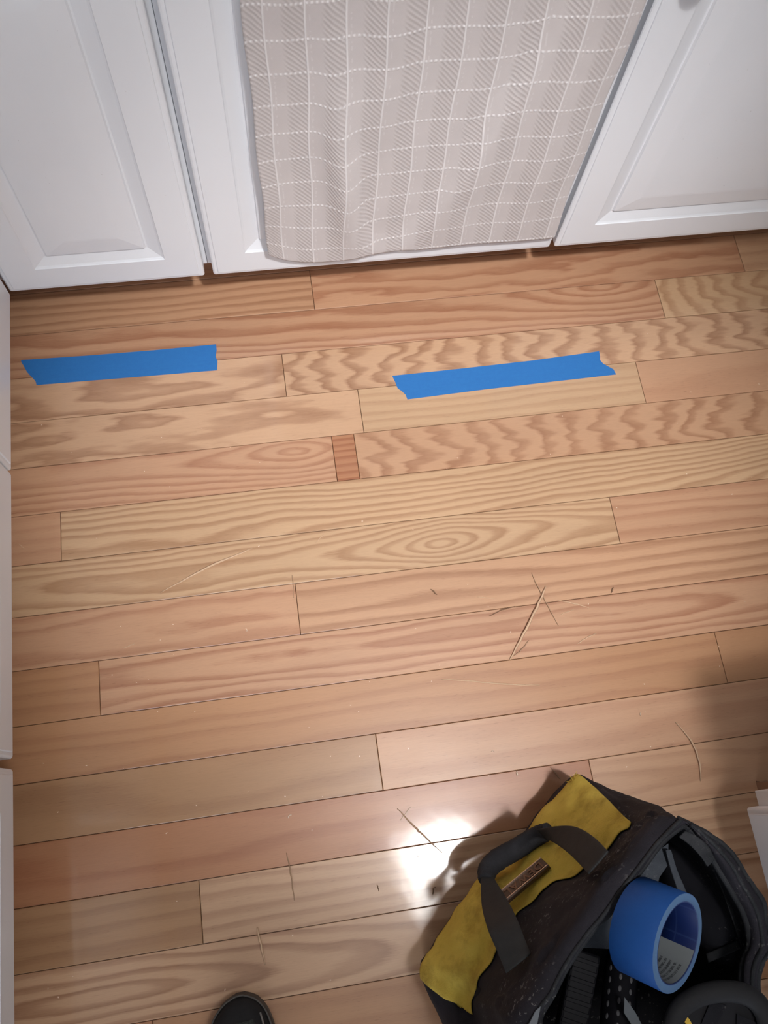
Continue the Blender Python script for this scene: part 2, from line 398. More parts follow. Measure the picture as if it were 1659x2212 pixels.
for r, segs in sorted(ROWS.items()):
    ytop = Y0 - r * PW; ybot = ytop - PW
    x = XL
    for (x1, (cl, cdk), g) in segs:
        seed += 1
        gap = 0.0004
        cx, cy = (x + x1) / 2, (ytop + ybot) / 2
        bm = bmesh.new()
        hx, hy = (x1 - x) / 2 - gap, PW / 2 - gap
        b = 0.0007
        # eased-edge board: bottom box and a chamfered top
        top = [bm.verts.new((sx * (hx - b), sy * (hy - b), 0.0)) for sx, sy in ((-1, -1), (1, -1), (1, 1), (-1, 1))]
        mid = [bm.verts.new((sx * hx, sy * hy, -b * 0.8)) for sx, sy in ((-1, -1), (1, -1), (1, 1), (-1, 1))]
        bot = [bm.verts.new((sx * hx, sy * hy, -0.0058)) for sx, sy in ((-1, -1), (1, -1), (1, 1), (-1, 1))]
        bm.faces.new(top); bm.faces.new(bot[::-1])
        for A_, B_ in ((mid, top), (bot, mid)):
            for k in range(4): bm.faces.new((A_[k], A_[(k + 1) % 4], B_[(k + 1) % 4], B_[k]))
        o = from_bm('plank', bm, M['wood'], floor)
        o.location = (cx, cy, 0.0)
        o.rotation_euler = (math.radians(rnd.uniform(-0.12, 0.12)), math.radians(rnd.uniform(-0.01, 0.01)), 0)
        o['grain_a'] = (g[0] - cx, g[1], g[2]); o['grain_b'] = (float(g[3]), float(g[4]), float(g[5]))
        o['grain_c'] = (seed * 3.71, g[6], g[7]); o['grain_d'] = float(g[8])
        v = rnd.uniform(0.97, 1.03)
        o['tone_light'] = tuple(c * v for c in cl); o['tone_dark'] = tuple(c * v for c in cdk)
        x = x1

# ------------------------------------------------------------------ rest of the room shell
box_obj('wall_back', (-1.05, 2.2, 1.47, 1.57, 0, 2.44), M['wall'], kind='structure')
box_obj('wall_left', (-1.15, -1.05, -2.2, 1.57, 0, 2.44), M['wall'], kind='structure')
box_obj('ceiling', (-1.15, 2.2, -2.2, 1.57, 2.44, 2.50), M['ceiling'], kind='structure')
lamp = thing('ceiling_lamp', 'square white panel lamp hung at a tilt under the ceiling', 'lamp', LAMP)
o = box_obj('lamp_housing', (-.18, .18, -.21, .21, 0.0, .03), M['white'], lamp, bev=0.004)
o.rotation_euler = LAMP_TILT
dm = NT('lamp_diffuser'); dm.set(Base_Color=(0.9, 0.9, 0.9, 1), Emission_Color=(1, 0.97, 0.94, 1), Emission_Strength=30.0)
o = box_obj('lamp_diffuser', (-.165, .165, -.195, .195, -.012, -.0001), dm.m, lamp, bev=0.003); o.rotation_euler = LAMP_TILT
o = tube('lamp_stem', [Vector((0, 0, .02)), Vector((0, 0.0, .10)), Vector((0, 0, 2.4399 - LAMP.z))], [.012, .012, .05], M['nickel'], lamp, sides=14)

bm = bmesh.new(); rows = []
for z_, r_ in ((-.012, .050), (-.020, .052), (-.026, .049), (-.029, .040)):
    rows.append([bm.verts.new((math.cos(2 * math.pi * k / 28) * r_, math.sin(2 * math.pi * k / 28) * r_, z_)) for k in range(28)])
for A_, B_ in zip(rows, rows[1:]):
    for k in range(28): bm.faces.new((A_[k], A_[(k + 1) % 28], B_[(k + 1) % 28], B_[k]))
bm.faces.new(rows[-1])
o = from_bm('added_spot_lens', bm, dm.m, lamp, smooth=True); o.rotation_euler = LAMP_TILT  # lens invented along with the added floor spot

# ------------------------------------------------------------------ cabinets
def panel_door(name, wdt, hgt, parent, place, inset=0.055, thick=0.019):
    """raised-panel door modelled in x (width), z (height), front towards -y at y=0"""
    bm = bmesh.new()
    prof = [(0.0, thick), (0.0, 0.0045), (0.0012, 0.0030), (0.0035, 0.0020), (0.0078, 0.0019), (0.0084, 0.0003), (0.0095, 0.0)]
    prof += [(inset, 0.0), (inset + 0.0012, 0.0014), (inset + 0.004, 0.0030), (inset + 0.022, 0.0088), (inset + 0.0245, 0.0088), (inset + 0.0262, 0.0045), (inset + 0.030, 0.0040), (inset + 0.058, 0.0012), (inset + 0.062, 0.0010)]
    rings = []
    for (d, y) in prof:
        cr_ = 0.004 if d < 0.009 else 0.0
        ring = []
        for (cx, cz, a0) in ((wdt - d, d, -90), (wdt - d, hgt - d, 0), (d, hgt - d, 90), (d, d, 180)):
            rr = max(cr_ - d, 0.0006) if d < 0.009 else 0.0005
            ox = cx + (-rr if cx > wdt / 2 else rr); oz = cz + (rr if cz < hgt / 2 else -rr)
            for k in range(3):
                a = math.radians(a0 + 45 * k)
                ring.append(bm.verts.new((ox + rr * math.cos(a), y, oz + rr * math.sin(a))))
        rings.append(ring)
    for A_, B_ in zip(rings, rings[1:]):
        n_ = len(A_)
        for k in range(n_): bm.faces.new((A_[k], A_[(k + 1) % n_], B_[(k + 1) % n_], B_[k]))
    bm.faces.new(rings[-1]); bm.faces.new(rings[0][::-1])
    o = from_bm(name, bm, M['white'], parent)
    o.matrix_local = place
    return o
def knob(parent, x, z):
    bm = bmesh.new()
    prof = [(0.0, 0.0), (0.006, 0.0), (0.0055, -0.012), (0.008, -0.016), (0.015, -0.019), (0.0155, -0.023), (0.012, -0.027), (0.005, -0.029), (0.0, -0.0292)]
    rows = []
    for (r_, y) in prof[1:-1]:
        rows.append([bm.verts.new((x + r_ * math.cos(2 * math.pi * k / 20), y, z + r_ * math.sin(2 * math.pi * k / 20))) for k in range(20)])
    for A_, B_ in zip(rows, rows[1:]):
        for k in range(20): bm.faces.new((A_[k], A_[(k + 1) % 20], B_[(k + 1) % 20], B_[k]))
    bm.faces.new(rows[-1])
    return from_bm('door_knob', bm, M['nickel'], parent, True)
def place(axis, a, plane, z):
    # axis 'x': door runs along +x from a, front (-y side) at y=plane ; 'l': along +y, front faces +x ; 'r': along, front faces -x
    if axis == 'x': return Matrix.Translation((a, plane, z))
    if axis == 'l': return Matrix.Translation((plane, a, z)) @ Matrix.Rotation(math.pi / 2, 4, 'Z')   # local x -> +y, local y -> -x
    return Matrix.Translation((plane, a, z)) @ Matrix.Rotation(-math.pi / 2, 4, 'Z')                    # local x -> -y, local y -> +x
YF = 0.8365   # front of the doors on the back run
XF = -0.3990   # front of the doors on the left run
XRF = 0.5715   # front of the island doors
ZB, ZT = 0.120, 0.735
def carcass(parent, dims, kick, frame, stiles):
    o = box_obj('body', dims, M['white'], parent); 
    box_obj('toe_kick', kick, M['kick'], parent)
    for s_ in stiles: box_obj('face_frame', s_, M['white'], parent, bev=0.0006)
def back_unit(x0, x1, doors, label):
    t = thing('base_cabinet', label, 'cabinet')
    fy = YF + 0.023
    carcass(t, (x0, x1, fy + 0.019, 1.465, 0.122, 0.875), (x0, x1, fy + 0.075, fy + 0.090, 0.0, 0.120), None,
            [(x0 + 0.0003, x1 - 0.0003, fy, fy + 0.0188, 0.1245, 0.874)])
    for (a, b, kn) in doors:
        d = panel_door('door', b - a, ZT - ZB, t, place('x', a, YF, ZB))
        if kn is not None: knob(d, kn - a, 0.512)
        dr = panel_door('drawer_front', b - a, 0.128, t, place('x', a, YF, ZT + 0.006), inset=0.03)
        knob(dr, (b - a) / 2, 0.064)
    return t
back_unit(-1.045, -0.0875, [(-0.4020, -0.0940, None)], 'white base cabinet with raised panel door in the left inner corner')
back_unit(-0.0875, 0.4915, [(-0.0800, 0.4875, None)], 'white base cabinet with the checked towel hanging over its door')
back_unit(0.4915, 1.10, [(0.4955, 1.09, 0.5365)], 'white base cabinet right of the towel with a small round knob')
def left_unit(y0, y1, doors, label):
    t = thing('base_cabinet', label, 'cabinet')
    fx = XF - 0.021
    carcass(t, (-1.045, fx - 0.019, y0, y1, 0.122, 0.875), (fx - 0.090, fx - 0.075, y0, y1, 0.0, 0.120), None,
            [(fx - 0.0188, fx, y0 + 0.0003, y1 - 0.0003, 0.1245, 0.874)])
    for (a, b) in doors:
        panel_door('door', b - a, ZT - ZB, t, place('l', a, XF, ZB))
        dr = panel_door('drawer_front', b - a, 0.128, t, place('l', a, XF, ZT + 0.006), inset=0.03)
        knob(dr, (b - a) / 2, 0.064)
    return t
left_unit(0.5275, 0.855, [(0.5298, 0.8352)], 'white base cabinet on the left run, nearest the inner corner')
left_unit(0.1095, 0.5275, [(0.1160, 0.5258)], 'white base cabinet in the middle of the left run')
left_unit(-0.50, 0.1095, [(-0.49, 0.1030)], 'white base cabinet at the left edge nearest the camera')
isl = thing('island_cabinet', 'white cabinet end with grooved door edge right of the tool bag', 'cabinet')
box_obj('body', (XRF + 0.040, 1.2, -0.90, -0.073, 0.122, 0.875), M['white'], isl)
box_obj('face_frame', (XRF + 0.021, XRF + 0.0398, -0.90, -0.067, 0.1205, 0.874), M['white'], isl, bev=0.0006)
box_obj('toe_kick', (0.657, 0.672, -0.90, -0.062, 0.0, 0.1203), M['kick'], isl)
panel_door('door', 0.40, ZT - ZB, isl, place('r', -0.0866, XRF, ZB))
d_ = panel_door('drawer_front', 0.40, 0.128, isl, place('r', -0.0866, XRF, ZT + 0.006), inset=0.03)
knob(d_, 0.2, 0.064)
tag(box_obj('worktop', (-1.045, 1.12, 0.797, 1.465, 0.876, 0.916), M['stone'], bev=0.004), 'brown worktop over the back run of white cabinets', 'worktop')
tag(box_obj('worktop', (-1.045, -0.371, -0.50, 0.7965, 0.876, 0.916), M['stone'], bev=0.004), 'brown worktop over the left run of white cabinets', 'worktop')
tag(box_obj('worktop', (0.533, 1.22, -0.92, -0.035, 0.876, 0.916), M['stone'], bev=0.004), 'brown worktop on the island beside the tool bag', 'worktop')

# ------------------------------------------------------------------ dish towel over the middle door
def towel():
    nu, nv = 150, 210
    W_, x_l = 0.460, 0.0085
    z_top, z_bot = 0.7364, 0.164
    def fold(u, v):      # u 0..1 across, v metres below the top edge; returns push off the door
        v = max(0.0, v - 0.045)
        f = 0.0
        # diagonal fold from upper left to lower middle
        c = 0.20 + 0.42 * max(0, v - 0.18) ** 1.25 + 0.02 * math.sin(v * 9)
        d = (u - c); f += 0.016 * math.exp(-(d / 0.045) ** 2) * min(1, v * 2.2)
        f -= 0.006 * math.exp(-((d - 0.085) / 0.06) ** 2) * min(1, v * 2.5)
        # diagonal from upper right down to the middle
        c2 = 0.86 - 0.72 * v
        d2 = (u - c2); f += 0.010 * math.tanh(d2 / 0.022) * math.exp(-(d2 / 0.25) ** 2)
        f += 0.004 * math.sin(u * 21 + v * 5) + 0.004 * noise.noise(Vector((u * 4, v * 6, 1.3)))
        return f * (1 - 0.9 * max(0.0, min(1.0, (v - 0.38) / 0.14)))
    rows, uvs = [], []
    hang = z_top - z_bot
    nb = 14
    # path: back flap (behind the door top), over the edge, down the front
    for i in range(nv + nb + 1):
        row, uvr = [], []
        for j in range(nu + 1):
            u = j / nu
            x = x_l + W_ * u
            if i < nb:
                t = i / nb
                if t < 0.6: y, z = YF + 0.0210, z_top - 0.04 * (1 - t / 0.6)
                else:
                    a = (t - 0.6) / 0.4 * math.pi
                    y = YF + 0.0210 - (1 - math.cos(a)) * 0.5 * 0.0250; z = z_top + 0.0028 * math.sin(a)
                vv = -(nb - i) / nb * 0.06
            else:
                v = (i - nb) / nv * hang
                fr_ = (i - nb) / nv
                edge = min(1.0, v / 0.05)
                f = fold(u, v)
                y = YF - 0.004 - edge * (0.007 + max(-0.006, f))
                # the free edges curl off the door a little
                y -= 0.004 * math.exp(-u / 0.02) * edge
                z = z_top - v
                # bottom hem sags in the middle, its corners rounded up
                if fr_ > 0.7:
                    k = (fr_ - 0.7) / 0.3
                    z += k * (0.028 * math.exp(-u / 0.045) - 0.012 * math.exp(-((u - 0.18) / 0.18) ** 2)
                              + 0.002 * math.exp(-(1 - u) / 0.04) - 0.002 * math.sin(u * 7))
                x += 0.006 * (1 - 2 * u) * min(1, v) + 0.016 * u * v / 0.58 + 0.0012 * math.sin(v * 33 + 2 * u)
                vv = v
            # the weave rides up and down where the cloth is rucked
            v2 = max(0.0, vv - 0.045)
            cc = 0.86 - 0.72 * v2
            off = 0.019 * (1 / (1 + math.exp(-(u - cc) / 0.016))) + 0.0035 * math.sin(u * 26 + 1.0) * math.exp(-u / 0.4)
            off -= 0.011 * math.exp(-((u - (0.215 + 0.42 * max(0, v2 - 0.18) ** 1.25)) / 0.045) ** 2) * min(1, v2 * 3)
            row.append(Vector((x, y, z))); uvr.append((W_ * u * 1.022, -vv - off + 0.0145))
        rows.append(row); uvs.append(uvr)
    o = grid_mesh('dish_towel', rows, M['towel'], uv=uvs)
    m = o.modifiers.new('thickness', 'SOLIDIFY'); m.thickness = 0.0018; m.offset = 0
    tag(o, 'beige dish towel with white check lines hanging over a white cabinet door', 'towel')
    return o
towel()

# ------------------------------------------------------------------ tape strips on the floor
def strip2(pts, label):
    bm = bmesh.new(); poly = [at(*p) for p in pts]
    lo_ = [bm.verts.new((p.x, p.y, 0.00015)) for p in poly]; hi = [bm.verts.new((p.x, p.y, 0.0005)) for p in poly]
    bm.faces.new(hi); bm.faces.new(lo_[::-1]); n_ = len(poly)
    for k in range(n_): bm.faces.new((lo_[k], lo_[(k + 1) % n_], hi[(k + 1) % n_], hi[k]))
    c = sum(poly, Vector()) / n_
    return tag(from_bm('tape_strip', bm, M['tape'], origin=Vector((c.x, c.y, 0))), label, 'tape', 'blue tape strips on the floor')
strip2([(46, 778), (180, 769), (330, 757), (467, 744), (468, 757), (466, 770), (470, 781), (469, 800), (300, 814), (79, 832), (77, 824), (70, 816), (65, 811), (58, 803), (51, 790), (46, 782)],
       'blue tape strip on the floor at left, beside the left cabinets')
strip2([(847, 812), (1000, 796), (1150, 779), (1294, 759), (1296, 770), (1296, 778), (1303, 786), (1316, 793), (1325, 798), (1331, 809), (1200, 824), (1050, 841), (880, 863), (876, 853), (868, 845), (859, 839), (853, 824)],
       'blue tape strip on the floor at right, below the checked towel')

# ------------------------------------------------------------------ splinters and chips
def sliver(pts, wdt, mat, label, lift=0.0, z0=0.0006):
    P_ = [at(*p) for p in pts]
    P_ = spline(P_, 5) if len(P_) > 2 else [P_[0].lerp(P_[1], k / 6) for k in range(7)]
    n_ = len(P_); rr = random.Random(int(pts[0][0] * 7 + pts[0][1]))
    rad = []
    for i, p in enumerate(P_):
        t = i / (n_ - 1)
        p.z = z0 + wdt * 0.5 + lift * math.sin(math.pi * t) + 0.0002
        rad.append(max(0.00018, wdt * 0.5 * (0.35 + 0.9 * math.sin(math.pi * (0.08 + 0.84 * t))) * rr.uniform(0.8, 1.15)))
        if 0 < i < n_ - 1: p.x += rr.uniform(-.0006, .0006); p.y += rr.uniform(-.0006, .0006)
    c = sum(P_, Vector()) / n_; c.z = 0.0
    o = tube('wood_splinter', [p - c for p in P_], rad, M[mat], sides=6, flat=0.6)
    o.location = c
    return tag(o, label, 'splinter')
SL = [
 ([(347, 1281), (450, 1228), (545, 1185)], .0028, 'sliver', 'long pale splinter lying diagonally on light boards at left', .004),
 ([(1101, 1425), (1135, 1360), (1162, 1305), (1178, 1268)], .0034, 'sliver', 'thickest long splinter, steep, in the middle of the splinter cluster', .004),
 ([(1102, 1422), (1122, 1408), (1142, 1384)], .0014, 'sliver_mid', 'short side shred at the lower end of the thickest splinter', .001),
 ([(1148, 1238), (1158, 1262), (1178, 1300), (1206, 1352)], .0013, 'sliver_mid', 'thin brown splinter crossing the thickest one', .001),
 ([(1056, 1331), (1085, 1318), (1112, 1310)], .0015, 'sliver_dark', 'short dark splinter left of the thickest one', .001),
 ([(1204, 1297), (1240, 1305), (1272, 1314)], .0016, 'sliver', 'pale short splinter right of the thickest one', .001),
 ([(1208, 1329), (1240, 1316)], .0011, 'sliver', 'small faint splinter just under the pale short one', .0),
 ([(954, 1468), (1040, 1474), (1110, 1480), (1165, 1480)], .0019, 'sliver', 'long pale nearly level splinter below the splinter cluster', .001),
 ([(1458, 1560), (1490, 1600), (1508, 1645), (1513, 1688)], .0022, 'sliver', 'long curved pale splinter at right above the tool bag', .003),
 ([(619, 1842), (628, 1885), (636, 1945)], .0014, 'sliver_mid', 'thin tan upright splinter above the stout short one', .001),
 ([(556, 2003), (564, 2040), (573, 2084)], .0026, 'sliver', 'stout short splinter above the shoe', .002),
 ([(858, 1747), (890, 1780), (915, 1805), (955, 1842)], .0020, 'sliver_mid', 'diagonal grey-brown splinter in the bright lamp reflection', .001),
 ([(864, 1773), (887, 1743)], .0009, 'chip', 'tiny pale splinter crossing the one in the lamp reflection', .0005),
 ([(930, 1273), (944, 1285)], .0018, 'sliver_dark', 'tiny dark splinter left of the splinter cluster', .0),
 ([(1320, 1281), (1325, 1269)], .0018, 'sliver_dark', 'tiny dark splinter right of the splinter cluster', .0),
 ([(1246, 1391), (1268, 1378), (1289, 1368)], .0014, 'sliver', 'small pale splinter below right of the cluster', .0005),
 ([(631, 1243), (634, 1268), (634, 1292)], .0010, 'sliver_mid', 'faint thin splinter at the end joint of two middle boards', .0),
 ([(682, 1172), (699, 1156)], .0009, 'sliver', 'faint tiny splinter right of the long diagonal one', .0),
 ([(267, 1401), (292, 1390)], .0012, 'sliver', 'tiny pale splinter on a reddish board at left', .0),
 ([(935, 1932), (936, 1920), (941, 1916)], .0016, 'sliver_dark', 'tiny curled dark shaving in the bright lamp reflection', .0005),
 ([(814, 1911), (818, 1925)], .0014, 'sliver_dark', 'tiny dark shaving left of the lamp reflection', .0),
 ([(1632, 1688), (1645, 1693), (1659, 1703)], .0026, 'sliver_dark', 'dark splinter at the right edge by the island cabinet', .0),
 ([(1116, 1666), (1117, 1676)], .0018, 'chip', 'pale chip at a board seam left of the tool bag tip', .0),
 ([(41, 1175), (53, 1186)], .0010, 'sliver', 'tiny splinter beside the left cabinet doors', .0),
 ([(1188, 1657), (1200, 1671), (1210, 1683)], .0013, 'sliver_mid', 'thin tan splinter beside the tip of the tool bag', .0005),
 ([(1030, 1289), (1068, 1294)], .0011, 'sliver', 'faint pale splinter upper left of the cluster', .0),
]
for pts, wd_, mt, lb, lf in SL: sliver(pts, wd_, mt, lb, lf)
def chip(px, py, s, label, ang):
    bm = bmesh.new(); n_ = 9; ring = []
    for k in range(n_):
        t = k / (n_ - 1)
        ring.append((math.cos(t * 2.2 - 1.1) * s, math.sin(t * 2.2 - 1.1) * s, 0.0008 + 0.0012 * math.sin(t * math.pi)))
    vs = [[bm.verts.new((x * f, y * f, z + dz)) for (x, y, z) in ring] for f, dz in ((1.0, 0), (0.72, 0.0004), (0.72, 0.0009), (1.0, 0.0006))]
    for i in range(4):
        A_, B_ = vs[i], vs[(i + 1) % 4]
        for k in range(n_ - 1): bm.faces.new((A_[k], A_[k + 1], B_[k + 1], B_[k]))
    bm.faces.new([vs[i][0] for i in range(4)]); bm.faces.new([vs[i][-1] for i in range(4)][::-1])
    o = from_bm('wood_chip', bm, M['chip'], smooth=True); o.location = at(px, py, 0.0); o.rotation_euler.z = ang
    return tag(o, label, 'wood chip')
chip(628, 1766, .0042, 'pale curled wood chip on the red board near bottom centre', 2.2)
chip(530, 1362, .0030, 'tiny curled chip on a board left of centre', 0.3)
chip(1064, 1626, .0030, 'pale smudge on the pink board above the lamp reflection', 1.3)  # chip shape stands in for a pale smudge on the board
chip(1385, 1543, .0028, 'pale chip on a board right of centre', 3.0)
chip(905, 1848, .0022, 'pale chip in the lamp reflection', 4.0)
bm = bmesh.new(); rr = random.Random(11)
for k in range(110):
    px, py = rr.uniform(60, 1640), rr.uniform(720, 2180)
    if px > 900 and py > 1680 or 735 < py < 875 and (px < 480 or 840 < px < 1340): continue
    p = at(px, py, 0.0); s_ = rr.uniform(.0004, .0011)
    r_ = bmesh.ops.create_cube(bm, size=1.0)
    m_ = Matrix.Translation((p.x, p.y, 0.0007)) @ Matrix.Rotation(rr.uniform(0, 3.1), 4, 'Z') @ Matrix.Diagonal((s_ * rr.uniform(1, 2.6), s_, 0.0007, 1))
    bmesh.ops.transform(bm, matrix=m_, verts=r_['verts'])
o = from_bm('sawdust', bm, M['chip'], kind='stuff'); tag(o, 'fine pale sawdust crumbs scattered over the oak floor', 'sawdust')

# ------------------------------------------------------------------ tool bag
bag = thing('tool_bag', 'open black and yellow canvas tool bag with carrying loop and metal badge', 'bag', (0.30, -0.24, 0.0))
Wd = lambda x, y, z: Vector((x, y, z))
cols = [
 # R1, R2, R3, R4, R5, R6 (R0, R7, R8 derived)
 [at(1250, 1677, .10), at(1308, 1725, .19), at(1366, 1779, .28), at(1395, 1768, .34), at(1430, 1764, .375), at(1476, 1782, .370)],
 [at(1180, 1748, .075), at(1255, 1790, .19), at(1336, 1810, .28), at(1368, 1800, .35), at(1402, 1800, .385), at(1434, 1816, .378)],
 [at(1110, 1832, .07), at(1190, 1850, .18), at(1262, 1880, .25), at(1322, 1858, .35), at(1362, 1850, .390), at(1392, 1861, .380)],
 [at(1038, 1904, .07), at(1100, 1915, .16), at(1172, 1928, .22), at(1265, 1915, .35), at(1305, 1912, .392), at(1343, 1933, .380)],
 [at( 995, 1957, .07), at(1055, 1975, .15), at(1115, 1986, .20), at(1205, 1985, .34), at(1250, 1990, .395), at(1292, 1994, .380)],
 [at( 956, 2015, .07), at(1015, 2040, .14), at(1072, 2068, .185), at(1150, 2065, .34), at(1195, 2062, .395), at(1236, 2068, .380)],
 [at( 923, 2070, .07), at( 980, 2105, .13), at(1034, 2128, .17), at(1108, 2130, .33), at(1155, 2135, .390), at(1197, 2140, .378)],
 [at( 913, 2112, .075), at( 968, 2158, .12), at(1026, 2192, .155), at(1075, 2195, .32), at(1120, 2205, .385), at(1160, 2222, .375)],
 [Wd(.135, -.330, .09), Wd(.140, -.325, .16), Wd(.148, -.318, .24), Wd(.160, -.310, .33), Wd(.178, -.302, .378), Wd(.200, -.295, .370)],
 [Wd(.210, -.430, .09), Wd(.215, -.422, .16), Wd(.222, -.412, .24), Wd(.235, -.400, .32), Wd(.248, -.388, .358), Wd(.262, -.375, .350)],
 [Wd(.320, -.470, .09), Wd(.322, -.460, .16), Wd(.328, -.448, .24), Wd(.335, -.430, .31), Wd(.338, -.418, .340), Wd(.344, -.402, .333)],
 [Wd(.430, -.430, .09), Wd(.430, -.420, .16), Wd(.428, -.405, .23), Wd(.425, -.385, .29), Wd(.415, -.372, .322), Wd(.402, -.360, .315)],
 [Wd(.472, -.350, .09), Wd(.470, -.345, .16), Wd(.466, -.330, .23), at(1640, 2135, .29), at(1632, 2130, .320), at(1600, 2120, .312)],
 [Wd(.480, -.270, .09), Wd(.478, -.265, .16), Wd(.472, -.255, .24), at(1659, 2040, .315), at(1652, 2038, .338), at(1618, 2035, .330)],
 [Wd(.475, -.205, .09), Wd(.472, -.200, .17), Wd(.462, -.195, .25), at(1650, 1965, .325), at(1640, 1966, .350), at(1606, 1972, .342)],
 [Wd(.465, -.155, .09), Wd(.460, -.155, .17), Wd(.448, -.150, .26), at(1612, 1895, .335), at(1602, 1896, .358), at(1572, 1908, .350)],
 [Wd(.452, -.115, .09), Wd(.447, -.115, .17), Wd(.436, -.112, .27), at(1572, 1838, .342), at(1560, 1838, .363), at(1538, 1852, .356)],
 [Wd(.432, -.078, .09), Wd(.428, -.082, .18), Wd(.415, -.084, .27), at(1532, 1802, .345), at(1522, 1804, .366), at(1510, 1818, .360)],
 [Wd(.402, -.046, .09), at(1414, 1741, .19), at(1440, 1757, .27), at(1480, 1781, .345), at(1494, 1786, .370), at(1494, 1797, .364)],
 [at(1287, 1693, .10), at(1352, 1725, .19), at(1394, 1744, .27), at(1432, 1756, .34), at(1456, 1768, .374), at(1484, 1786, .368)],
]
cen = Vector((.30, -.23, 0))
full = []
for c in cols:
    R1, R2, R3, R4, R5, R6 = c
    def inward(p, d, z):
        q = Vector((p.x, p.y, 0)); v = (cen - q); v.normalize(); q += v * d; q.z = z; return q
    R0 = inward(R1, .012, .004)
    R7 = inward(R2.lerp(R3, .5), .022, .21); R8 = inward(R1, .040, .075)
    full.append([R0, R1, R2, R3, R4, R5, R6, R7, R8])
NCB, NRB = len(full), 9
def bag_pt(u, v):
    """u: column index (wraps), v: row index"""
    def colv(ci):
        c = full[ci % NCB]; i = min(int(v), NRB - 2); t = v - i
        b, d = c[i], c[i + 1]
        a = c[i - 1] if i > 0 else b * 2 - d
        e = c[i + 2] if i + 2 < NRB else d * 2 - b
        return cr(a, b, d, e, t)
    i = int(math.floor(u)); t = u - i
    return cr(colv(i - 1), colv(i), colv(i + 1), colv(i + 2), t)
def bag_surf(u, v, off=0.0):
    p = bag_pt(u, v); e = 0.05
    v0, v1 = max(0, v - e), min(NRB - 1, v + e)
    du = bag_pt(u + e, v) - bag_pt(u - e, v); dv = bag_pt(u, v1) - bag_pt(u, v0)
    n = du.cross(dv)
    n = n.normalized() if n.length > 1e-12 else Vector((0, 0, 1))
    # rows run upward outside: make the normal point away from the bag's core
    q = (p - cen); q.z = 0
    if v < 4 and n.dot(q) < 0 or v >= 6.3 and n.dot(q) > 0 or 4 <= v < 6.3 and n.z < 0: n = -n
    amp = 0.0045 * min(1, max(0, v - .3)) * (0.45 if v > 4.6 else 1.0)
    w1 = noise.noise(Vector((p.x * 26 + p.z * 10, p.y * 26, p.z * 9)))
    w2 = noise.noise(Vector((p.x * 60, p.y * 60 + 7, p.z * 40)))
    fold = 0.0
    if v < 4.2:   # long slack folds in the canvas running down the wall
        fold = 0.0013 * math.sin(u * 6.3 + 1.5 * w1 + v * 0.9) * min(1, v)
    return p + n * (off + amp * w1 + amp * 0.35 * w2 + fold)
SU, SV = 9, 9
def bag_patch(name, u0, u1, v0, v1, mat, off=0.0, thick=0.0, closed=False, su=SU, sv=SV):
    nu, nv = int((u1 - u0) * su), int((v1 - v0) * sv)
    rows = [[bag_surf(u0 + (u1 - u0) * j / nu, v0 + (v1 - v0) * i / nv, off) for j in range(nu if closed else nu + 1)] for i in range(nv + 1)]
    o = grid_mesh(name, rows, mat, close_u=closed)
    local(bag, o)
    if thick:
        m = o.modifiers.new('thickness', 'SOLIDIFY'); m.thickness = thick; m.offset = 0.0
    return o
body = bag_patch('body', 0, NCB, 0, 6, M['black'], closed=True)
lin = bag_patch('lining', 0, NCB, 6, 8, M['inner'], closed=True, su=6, sv=6)
def loop_cap(name, v, mat, z=None):
    bm = bmesh.new(); n_ = NCB * 4
    vs = [bm.verts.new(bag_surf(NCB * k / n_, v)) for k in range(n_)]
    c = bm.verts.new(sum((x.co for x in vs), Vector()) / n_)
    for k in range(n_): bm.faces.new((vs[k], vs[(k + 1) % n_], c))
    o = from_bm(name, bm, mat, smooth=False); local(bag, o); return o
loop_cap('bottom', 0.0, M['black']); loop_cap('inner_floor', 8.0, M['inner'])
bag_patch('yellow_panel', 0.0, 7.0, 1.0, 3.0, M['yellow'], off=0.0022, thick=0.0012, su=16, sv=16)
# binding and zip along the mouth
def bag_line(name, u0, u1, v, rad, mat, off=0.0, n=160, flat=1.0, closed=False):
    pts = [bag_surf(u0 + (u1 - u0) * k / n, v, off) for k in range(n if closed else n + 1)]
    o = tube(name, pts, rad, mat, sides=7, flat=flat, closed=closed); local(bag, o); return o
bag_line('mouth_binding', 0, NCB, 6.0, 0.0042, M['lip'], closed=True)
bag_line('piping', 0, 7, 5.55, 0.0022, M['lip'], off=0.001)
bag_line('piping', 11.5, 18.6, 4.5, 0.0032, M['lip'], off=0.0008)
bag_line('piping', 11.5, 18.3, 5.3, 0.0026, M['lip'], off=0.0008)
def ribbon(name, L, R, mat, thick=0.0022, n=8, bow=0.0):
    L = spline([at(*p) for p in L], n); R = spline([at(*p) for p in R], n)
    rows = []
    for a, b in zip(L, R):
        rows.append([a.lerp(b, k / 6) + Vector((0, 0, bow * math.sin(math.pi * k / 6))) for k in range(7)])
    o = grid_mesh(name, rows, mat)
    m = o.modifiers.new('thickness', 'SOLIDIFY'); m.thickness = thick; m.offset = 0.0
    m2 = o.modifiers.new('edge', 'BEVEL'); m2.width = thick * 0.3; m2.segments = 1
    return local(bag, o)
ribbon('handle_strap', [(1152, 1793, .150), (1200, 1785, .215), (1242, 1786, .270), (1280, 1806, .330), (1314, 1839, .385)],
       [(1182, 1812, .160), (1200, 1822, .225), (1222, 1838, .280), (1246, 1860, .330), (1271, 1888, .375)], M['web'], bow=.001)
